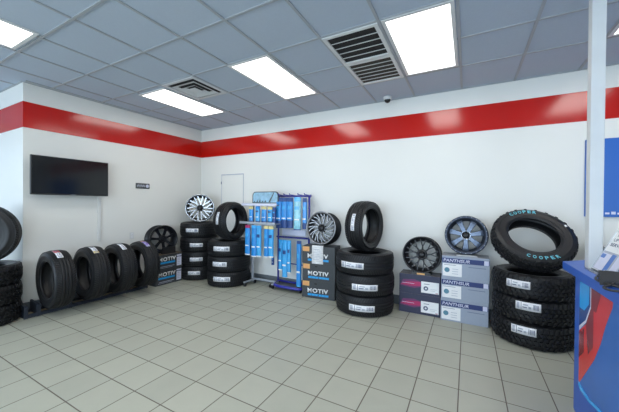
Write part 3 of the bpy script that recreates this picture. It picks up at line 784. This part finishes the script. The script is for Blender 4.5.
for i in range(5): MB().prism([(X(-3.40+.06*i), 1.505), (X(-3.36+.06*i), 1.505), (X(-3.37+.06*i), 1.53+.014*(i%3))], 1, -.036, -.0325, M['plate']).build('picture_print', sg)
bx('price_strip', X(-3.615), X(-2.845), -.1095, -.1040, 1.441, 1.480, M['lav'], t)

def rs(a, b, c, d_, y0, y1):
    k = y1/y0
    return a*k, b*k, EYE+(c-EYE)*k, EYE+(d_-EYE)*k, y1
SU = [(-3.539,-3.452,1.145,1.425),(-3.392,-3.298,1.145,1.432),(-3.256,-3.152,1.145,1.425),(-3.117,-3.021,1.145,1.425),(-3.012,-2.945,1.145,1.415)]
ups = ['straw-topped blue wiper pack, upper silver shelf, end nearest the tire stack', 'all-blue wiper pack, second along the upper silver shelf', 'straw-topped wiper pack, third along the upper silver shelf', 'straw-topped wiper pack, fourth along the upper silver shelf', 'dark wiper pack on the upper silver shelf, nearest the blue rack']
for i, (a, b, c, d_) in enumerate(SU): pack(ups[i], *rs(a, b, c, d_, 4.20, 4.09), ('packblue', 'packlight', 'packblue', 'packlight', 'packdark')[i], 1, 'packdark', 'wiper packs on the upper silver shelf', topm=('packyel', 'packblue', 'packyel', 'packyel', 'packdark')[i])
SL = [(-3.587,-3.480,.539,1.085),(-3.438,-3.332,.517,1.085),(-3.322,-3.225,.527,1.085),(-3.156,-3.066,.532,1.085),(-3.057,-2.960,.542,1.085)]
los = ['red-topped long wiper pack hanging below the middle silver shelf', 'long blue wiper pack, second below the middle silver shelf', 'long blue wiper pack, third below the middle silver shelf', 'straw-topped long wiper pack, fourth below the middle silver shelf', 'straw-topped long wiper pack below the silver shelf, nearest the blue rack']
for i, (a, b, c, d_) in enumerate(SL): pack(los[i], *rs(a, b, c, d_, 4.15, 3.94), ('packblue', 'packblue', 'packlight', 'packblue', 'packlight')[i], 1, 'white', 'long wiper packs below the silver shelf', topm=('pink', 'packlight', 'packlight', 'packyel', 'packyel')[i])
t2 = pack('short dark blue wiper refill hanging low on the silver rack', -2.975, -2.93, .42, .58, 4.13, 'packdark', 1, 'packdark', 'wiper packs low on the silver rack', topm='packblue', toph=.02)

t = thing('wiper_rack', 'blue wheeled wiper display rack beside the charcoal cartons', 'display rack', (-2.68, 4.37, 0))
X = lambda v: v+2.68
for xx in (-3.005, -2.375):
    mb = MB(); mb.tube([(X(xx), .0, .09), (X(xx), .0, 1.0), (X(xx), .0, 1.625)], .017, M['rackblue'], 12); mb.build('upright', t)
mb = MB(); mb.cyl((X(-3.03), 0, 1.615), (X(-2.36), 0, 1.615), .016, M['rackblue'], 12); mb.cyl((X(-2.362), 0, 1.615), (X(-2.345), 0, 1.615), .026, M['rackblue'], 12); mb.build('top_bar', t)
mb = MB(); mb.cyl((X(-3.04), 0, .885), (X(-2.36), 0, .885), .016, M['rackblue'], 12); mb.build('middle_bar', t)
mb = MB(); mb.box(X(-2.91), X(-2.43), -.02, -.012, .92, 1.03, M['lav'], .002); mb.build('price_rail', t)
mb = MB(); mb.cyl((X(-3.005), 0, .42), (X(-2.375), 0, .42), .009, M['rackblue'], 10); mb.build('lower_rod', t)
for zz_ in (1.615, .885):
    for xx in (-2.86, -2.745, -2.63, -2.467, -2.342):
        mb = MB(); mb.cyl((X(xx), -.02, zz_+.01), (X(xx), -.225, zz_+.02), .006, M['rackblue'], 8); mb.cyl((X(xx), -.22, zz_+.018), (X(xx), -.233, zz_+.036), .010, M['rackblue'], 8); mb.build('peg', t)
# base loop with rounded front
loop = [(X(-2.99), .04), (X(-2.98), -.10)] + [(X(-2.80)+.17*math.cos(R_(a)), -.12+.14*math.sin(R_(a))) for a in range(190, 271, 16)] + [(X(-2.46)+.08*math.cos(R_(a)), -.16+.10*math.sin(R_(a))) for a in range(270, 361, 15)] + [(X(-2.375), .04)]
mb = MB(); mb.tube([(p[0], p[1], .075) for p in loop], .024, M['rackblue'], 12, closed=True); mb.build('base_loop', t)
mb = MB(); mb.prism(loop, 2, .055, .066, M['plate']); mb.build('base_deck', t)
for xx, yy, x2, y2 in ((-2.96, -.10, -3.035, -.19), (-2.96, .0, -3.05, .03), (-2.42, -.12, -2.42, -.20), (-2.42, .03, -2.40, .045)):
    mb = MB(); mb.cyl((X(xx), yy, .07), (X(x2), y2, .075), .011, M['blackpl'], 10)
    mb.cyl((X(x2)-.012, y2, .031), (X(x2)+.012, y2, .031), .031, M['blackpl'], 18); mb.cyl((X(x2), y2, .03), (X(x2), y2, .08), .008, M['blackpl'], 8); mb.build('caster', t)
BU = [(-2.915,-2.810,1.06,1.585),(-2.800,-2.695,1.066,1.585),(-2.687,-2.575,1.071,1.585),(-2.530,-2.403,1.046,1.590),(-2.383,-2.308,1.068,1.578)]
ub = ['long blue wiper pack on the upper pegs, nearest the silver rack', 'long blue wiper pack, second along the upper blue pegs', 'long blue wiper pack, third along the upper blue pegs', 'shiny clear cyan wiper pack on the upper blue pegs', 'slim blue wiper pack on the last upper peg by the twist-spoke wheel']
for i, (a, b, c, d_) in enumerate(BU): pack(ub[i], a, b, c, d_, 4.165 if i != 3 else 4.13, ('packblue', 'packblue', 'packblue', 'packcyan', 'packblue')[i], 1, 'packdark', 'wiper packs on the upper blue pegs', topm=('packdark', 'packdark', 'packdark', 'packlight', 'packdark')[i], toph=.07, footh=(.13, .14, .13, .02, .10)[i])
BL = [(-2.827,-2.764,.348,.868),(-2.753,-2.658,.242,.868),(-2.650,-2.589,.318,.868),(-2.471,-2.387,.12,.870)]
lb_ = ['slim light blue wiper pack on the lower pegs, nearest the silver rack', 'broad light blue wiper pack, second along the lower blue pegs', 'slim light blue wiper pack, third along the lower blue pegs', 'longest dark blue wiper pack, reaching almost to the rack base']
for i, (a, b, c, d_) in enumerate(BL): pack(lb_[i], a, b, c, d_, 4.13, ('packlight', 'packlight', 'packlight', 'packblue')[i], 1, ('white', 'packlight', 'white', 'packlight')[i], 'wiper packs on the lower blue pegs', topm=('packlight', 'packlight', 'packlight', 'packdark')[i])

# ---------------------------------------------------------------- wall fittings
t = thing('access_panel', 'flush white wall access door with thin dark outline above the corner tires', 'access panel', (-4.20, D, 0))
x0, x1, z0, z1 = -.288, .296, 1.05, 2.06
mb = MB(); mb.box(x0+.006, x1-.006, -.006, 0, z0+.006, z1-.006, M['wall'], .002); mb.build('door_leaf', t)
mb = MB(); mb.box(x0-.004, x0+.004, -.008, 0, z0, z1, M['inkl']); mb.box(x1-.004, x1+.004, -.009, 0, z0, z1, M['inkl']); mb.box(x0, x1, -.016, 0, z1-.006, z1+.012, M['inkl']); mb.build('frame', t)
for z in (1.90, 1.42):
    mb = MB(); mb.cyl((x0-.004, -.012, z-.025), (x0-.004, -.012, z+.025), .008, M['ink'], 10); mb.build('hinge', t)

WL = lambda y: XL0 + (XL1-XL0)*(D-y)/(D-YJ)       # face of the television wall
ang = math.atan2(XL0-XL1, D-YJ)
tvx = -5.02; sc_ = 5.02/5.09
t = thing('television', 'flat black wall-mounted television above the tire rack', 'television', (tvx, 2.07, 1.835), PI/2 - ang*1.0 + 0.0)
tw, th = .925, .525
mb = MB(); mb.box(-tw/2, tw/2, -.012, .025, -th/2, th/2, M['blackpl'], .004); mb.build('body', t)
mb = MB(); mb.box(-tw/2+.010, tw/2-.010, -.0135, -.0115, -th/2+.018, th/2-.010, M['screen']); mb.build('screen', t)
mb = MB(); mb.box(-.03, .03, -.014, -.012, -th/2+.005, -th/2+.010, M['inkl']); mb.build('badge', t)
mb = MB(); mb.box(-.2, .2, .02, .075, -.15, .15, M['blackpl'], .004); mb.build('wall_bracket', t)
mb = MB(); mb.box(-tw*.4, tw*.4, .02, .045, -th*.42, th*.1, M['blackpl'], .006); mb.build('rear_housing', t)
t = thing('cord_cover', 'narrow white cord cover running down the wall below the television', 'cord cover', (WL(2.47), 2.47, .86))
mb = MB(); mb.box(0, .018, -.022, .022, 0, .70, M['framew'], .004); mb.build('channel', t)
for z in (.12, .45):
    mb = MB(); mb.box(.0, .020, -.025, .025, z, z+.03, M['framew'], .003); mb.build('clip', t)
t = thing('wall_plaque', 'small dark grey plaque with pale lettering on the television wall', 'sign', (WL(3.15), 3.165, 1.775), PI/2)
mb = MB(); mb.box(-.125, .125, -.012, 0, -.048, .048, M['plate'], .003); mb.build('plate', t)
mb = MB()
for i in range(7): mb.box(-.105+i*.022, -.092+i*.022, -.0135, -.0115, -.018+.006*(i%2), .014+.008*((i*3)%2), M['inkl'])
mb.build('lettering', t)
mb = MB(); mb.rev([(.0005, .0), (.030, 0), (.030, .002), (.0005, .002)], 20, M['lav']); o = mb.build('round_emblem', t); o.rotation_euler = (PI/2, 0, 0); o.location = (.085, -.012, 0)
t = thing('wall_outlet', 'white wall outlet just above the tire with the purple sticker', 'outlet', (WL(2.98), 2.98, .90), PI/2)
mb = MB(); mb.box(-.036, .036, -.006, 0, -.058, .058, M['framew'], .003); mb.build('cover_plate', t)
for z in (-.024, .024):
    mb = MB(); mb.box(-.016, .016, -.0085, -.005, z-.015, z+.015, M['white'], .002); mb.box(-.008, -.005, -.0092, -.008, z-.005, z+.006, M['ink']); mb.box(.005, .008, -.0092, -.008, z-.005, z+.006, M['ink']); mb.build('socket', t)

t = thing('wall_sign', 'large plain blue wall sign behind the white post', 'sign', (1.178, D, 1.365))
mb = MB(); mb.box(0, 2.2, -.03, 0, 0, .875, M['signblue'], .003); mb.build('panel', t)
mb = MB()
for i in range(3): mb.box(.17+i*.05, .205+i*.05, -.032, -.0295, .03, .05+.01*(i%2), M['lav'])
mb.build('lettering', t)

# ---------------------------------------------------------------- post, counter and what stands on it
o = MB().box(.738, .812, 2.685, 2.758, 0, H, M['post'], .004).build('support_post'); tag(o, 'square white post rising behind the blue counter to the ceiling', 'post', kind='structure')
CT = 1.053
t = thing('service_counter', 'blue service counter with red and cyan graphic front', 'counter', (.655, 2.9, 0))
ox, oy = .655, 2.9
cpoly = [(.655, .45), (.655, 2.925), (.87, 3.125), (1.75, 3.125), (1.75, .45)]
# the worktop is cut round the post
mb = MB()
mb.prism([(a-ox, b-oy) for a, b in [(.655, .45), (.655, 2.925), (.733, 2.998), (.733, .45)]], 2, CT-.056, CT, M['counter'])
mb.prism([(a-ox, b-oy) for a, b in [(.733, .45), (.733, 2.68), (.817, 2.68), (.817, .45)]], 2, CT-.056, CT, M['counter'])
mb.prism([(a-ox, b-oy) for a, b in [(.733, 2.763), (.733, 2.998), (.817, 3.076), (.817, 2.763)]], 2, CT-.056, CT, M['counter'])
mb.prism([(a-ox, b-oy) for a, b in [(.817, .45), (.817, 3.076), (.87, 3.125), (1.75, 3.125), (1.75, .45)]], 2, CT-.056, CT, M['counter'])
bmesh.ops.remove_doubles(mb.bm, verts=mb.bm.verts, dist=.0001)
mb.build('worktop', t)
mb = MB(); mb.box(.045, .075, -2.4, -.10, 0, CT-.057, M['counter'], .002); fp = mb.build('front_panel', t)
mb = MB(); mb.box(.076, 1.0, -.13, -.10, 0, CT-.057, M['counter']); mb.build('end_panel', t)
# graphic wrap on the front panel: polygons in (Y, Z) on the plane X=.70
def gr(pts, m, k, nm='graphic'):
    MB().prism([(a-oy, b) for a, b in pts], 0, .045-.0007*k, .0455, M[m]).build(nm, fp)
gr([(.6, .02), (2.695, .02), (2.695, .985), (.6, .985)], 'cblue', 1, 'blue_ground')
gr([(2.695, .955), (2.515, .962), (2.52, .845), (2.60, .78), (2.695, .775)], 'ccyan', 2, 'cyan_block')
gr([(2.695, .775), (2.60, .78), (2.52, .845), (2.515, .962), (2.475, .962), (2.48, .84), (2.565, .70), (2.695, .62)], 'cdark', 2, 'dark_blue_band')
def pt(y, z): return (y, z)
gr([(2.497, .962), (2.480, .962), (2.482, .835), (2.567, .71), (2.695, .615), (2.695, .645), (2.573, .725), (2.492, .842)], 'lav', 3, 'white_curve')
gr([(2.480, .962), (2.17, .962), (2.175, .93), (2.26, .80), (2.325, .67), (2.42, .53), (2.695, .235), (2.695, .61), (2.567, .70), (2.482, .83)], 'cred', 2, 'red_swoosh')
gr([(2.480, .962), (2.33, .962), (2.40, .83), (2.482, .83)], 'cdred', 3, 'dark_red_facet')
gr([(2.695, .60), (2.60, .66), (2.60, .50), (2.695, .42)], 'cdred', 3, 'dark_red_facet')
gr([(2.482, .83), (2.44, .83), (2.44, .60), (2.52, .52), (2.567, .70)], 'cdred', 3, 'dark_red_facet')
gr([(2.695, .02), (2.695, .235), (2.66, .215), (2.50, .225), (2.28, .275), (1.9, .35), (.6, .30), (.6, .02)], 'counter', 3, 'plain_blue_foot')
gr([(2.695, .260), (2.695, .232), (2.66, .213), (2.50, .223), (2.28, .273), (1.9, .348), (1.9, .362), (2.28, .295), (2.50, .247), (2.64, .250)], 'ccyan', 4, 'cyan_edge')
# acrylic sign holder, leaning back, facing the room
SX, SY0, SY1 = .757, 2.34, 2.655
la = R_(26)
t = thing('sign_holder', 'clear acrylic holder with a printed notice leaning on the counter beside the post', 'sign', (SX-.01, (SY0+SY1)/2, CT))
hw = (SY1-SY0)/2
def slant(name, y0, y1, s0, s1, off, th, m, parent):
    # strip on the leaning plane; s measured up the slope
    mb = MB(); c, s_ = math.cos(la), math.sin(la)
    def P(s, o): return (s*s_ - o*c, s*c + o*s_)
    mb.prism([( *P(s0, off), )[0:2], P(s1, off), P(s1, off+th), P(s0, off+th)], 1, y0, y1, M[m]); return mb.build(name, parent)
slant('acrylic_sheet', -hw-.012, hw+.012, 0, .335, 0, .003, 'acryl', t)
mb = MB(); mb.box(-.035, .06, -hw-.012, hw+.012, 0, .003, M['acryl']); mb.build('foot', t)
ps = slant('notice', -hw, hw, .012, .325, .0032, .0005, 'white', t)
slant('grey_border', -hw+.004, hw-.004, .016, .150, .0038, .0004, 'inkl', ps)
slant('inset_panel', .015, hw-.016, .020, .135, .0043, .0004, 'lav', ps)
slant('blue_stripe', .085, .145, .100, .128, .0048, .0004, 'cblue', ps)
slant('blue_stripe', -.045, .01, .020, .140, .0043, .0004, 'cblue', ps)
slant('blue_stripe', -.15, -.07, .020, .140, .0043, .0004, 'lav', ps)
def slant_text(txt, y_left, s, w, h, m):
    me = text_mesh(txt, w, h, .0004, M[m], bold=.015)
    c, s_ = math.cos(la), math.sin(la)
    ex = Vector((0, -1, 0)); ey = Vector((s_, 0, c)); ez = ex.cross(ey)
    mt = Matrix((ex, ey, ez)).transposed().to_4x4(); mt.translation = Vector((s*s_, y_left, s*c)) + ez*.0040
    me.transform(mt); link('lettering', me, ps)
slant_text('Ad', hw-.10, .292, .07, .020, 'pink')
slant_text('TURN', hw-.04, .256, .13, .022, 'ink')
slant_text('UP ON', hw-.035, .222, .15, .022, 'ink')
slant_text('SERVICE', hw-.03, .188, .20, .022, 'ink')
# card terminal with coiled cord
t = thing('card_terminal', 'black handheld card terminal with cord lying on the counter', 'card terminal', (.715, 2.225, CT), R_(-14))
mb = MB(); mb.prism([(-.09, 0), (.09, 0), (.095, .02), (.075, .055), (-.06, .075), (-.092, .03)], 0, -.055, .055, M['blackpl']); mb.build('body', t)
mb = MB(); mb.box(-.035, .035, -.055, .03, .060, .068, M['screen'], .002); o = mb.build('screen', t); o.rotation_euler = (R_(-8), 0, 0)
mb = MB()
for i in range(3):
    for j in range(3): mb.box(-.035+i*.026, -.017+i*.026, .035+j*.016, .046+j*.016, .052, .064-.006*j, M['inkl'])
mb.build('keypad', t)
cpts = [(0, -.09, .02), (-.02, -.13, .012), (-.045, -.18, .008), (-.035, -.225, .008), (.0, -.235, .008), (.03, -.21, .010), (.02, -.16, .012), (-.03, -.10, .012), (-.062, -.02, .010), (-.066, .06, .010), (-.05, .14, .010), (.0, .20, .010)]
def smooth(p, n=6):
    out = []
    for i in range(len(p)-1):
        p0, p1, p2, p3 = (Vector(p[max(i-1, 0)]), Vector(p[i]), Vector(p[i+1]), Vector(p[min(i+2, len(p)-1)]))
        for k in range(n):
            s_ = k/n; out.append(.5*((2*p1)+(-p0+p2)*s_+(2*p0-5*p1+4*p2-p3)*s_**2+(-p0+3*p1-3*p2+p3)*s_**3))
    return out + [Vector(p[-1])]
mb = MB(); mb.tube(smooth(cpts), .006, M['blackpl'], 10); mb.build('cord', t)
# wheel behind the post, on a low carton hidden by the counter
grey('pale carton mostly hidden behind the blue counter', (1.42, 4.08, 0)); 
o = wheel('dark wheel edge showing between the leaning tire and the white post', .235, .20, (1.30, 4.13, .5), wheel_rot((.80, -.6, .05)), 'mesh')
o.location.z = .86
t = thing('wheel_carton', 'tall plain carton hidden behind the blue counter', 'box', (1.42, 4.10, .2786))
mb = MB(); mb.box(-.265, .265, 0, .30, 0, .343, M['greytop'], .004); mb.build('body', t)

# ---------------------------------------------------------------- daylight through the storefront windows
def area(name, loc, rot, sx, sy_, power, col):
    ld = bpy.data.lights.new(name, 'AREA'); ld.shape = 'RECTANGLE'; ld.size = sx; ld.size_y = sy_; ld.energy = power; ld.color = col
    o = bpy.data.objects.new(name, ld); COL.objects.link(o); o.location = loc; o.rotation_euler = rot; return o
for i, (h0, h1, z0, z1) in enumerate(FH): area('window_daylight', ((h0+h1)/2, YS-.16, (z0+z1)/2), (R_(90), 0, 0), h1-h0, z1-z0, 105, (.68, .84, 1.0))
for i, (h0, h1, z0, z1) in enumerate(WH): area('window_daylight', (XW-.16, (h0+h1)/2, (z0+z1)/2), (R_(90), 0, R_(-90)), h1-h0, z1-z0, 20, (.62, .80, 1.0))
w = bpy.data.worlds.new('world'); scene.world = w; w.use_nodes = True
bg = w.node_tree.nodes['Background']; bg.inputs[0].default_value = (.62, .78, 1, 1); bg.inputs[1].default_value = .6

vs = scene.view_settings
vs.view_transform = 'Standard'; vs.look = 'None'; vs.gamma = 1; vs.use_curve_mapping = False
vs.exposure = 0.12
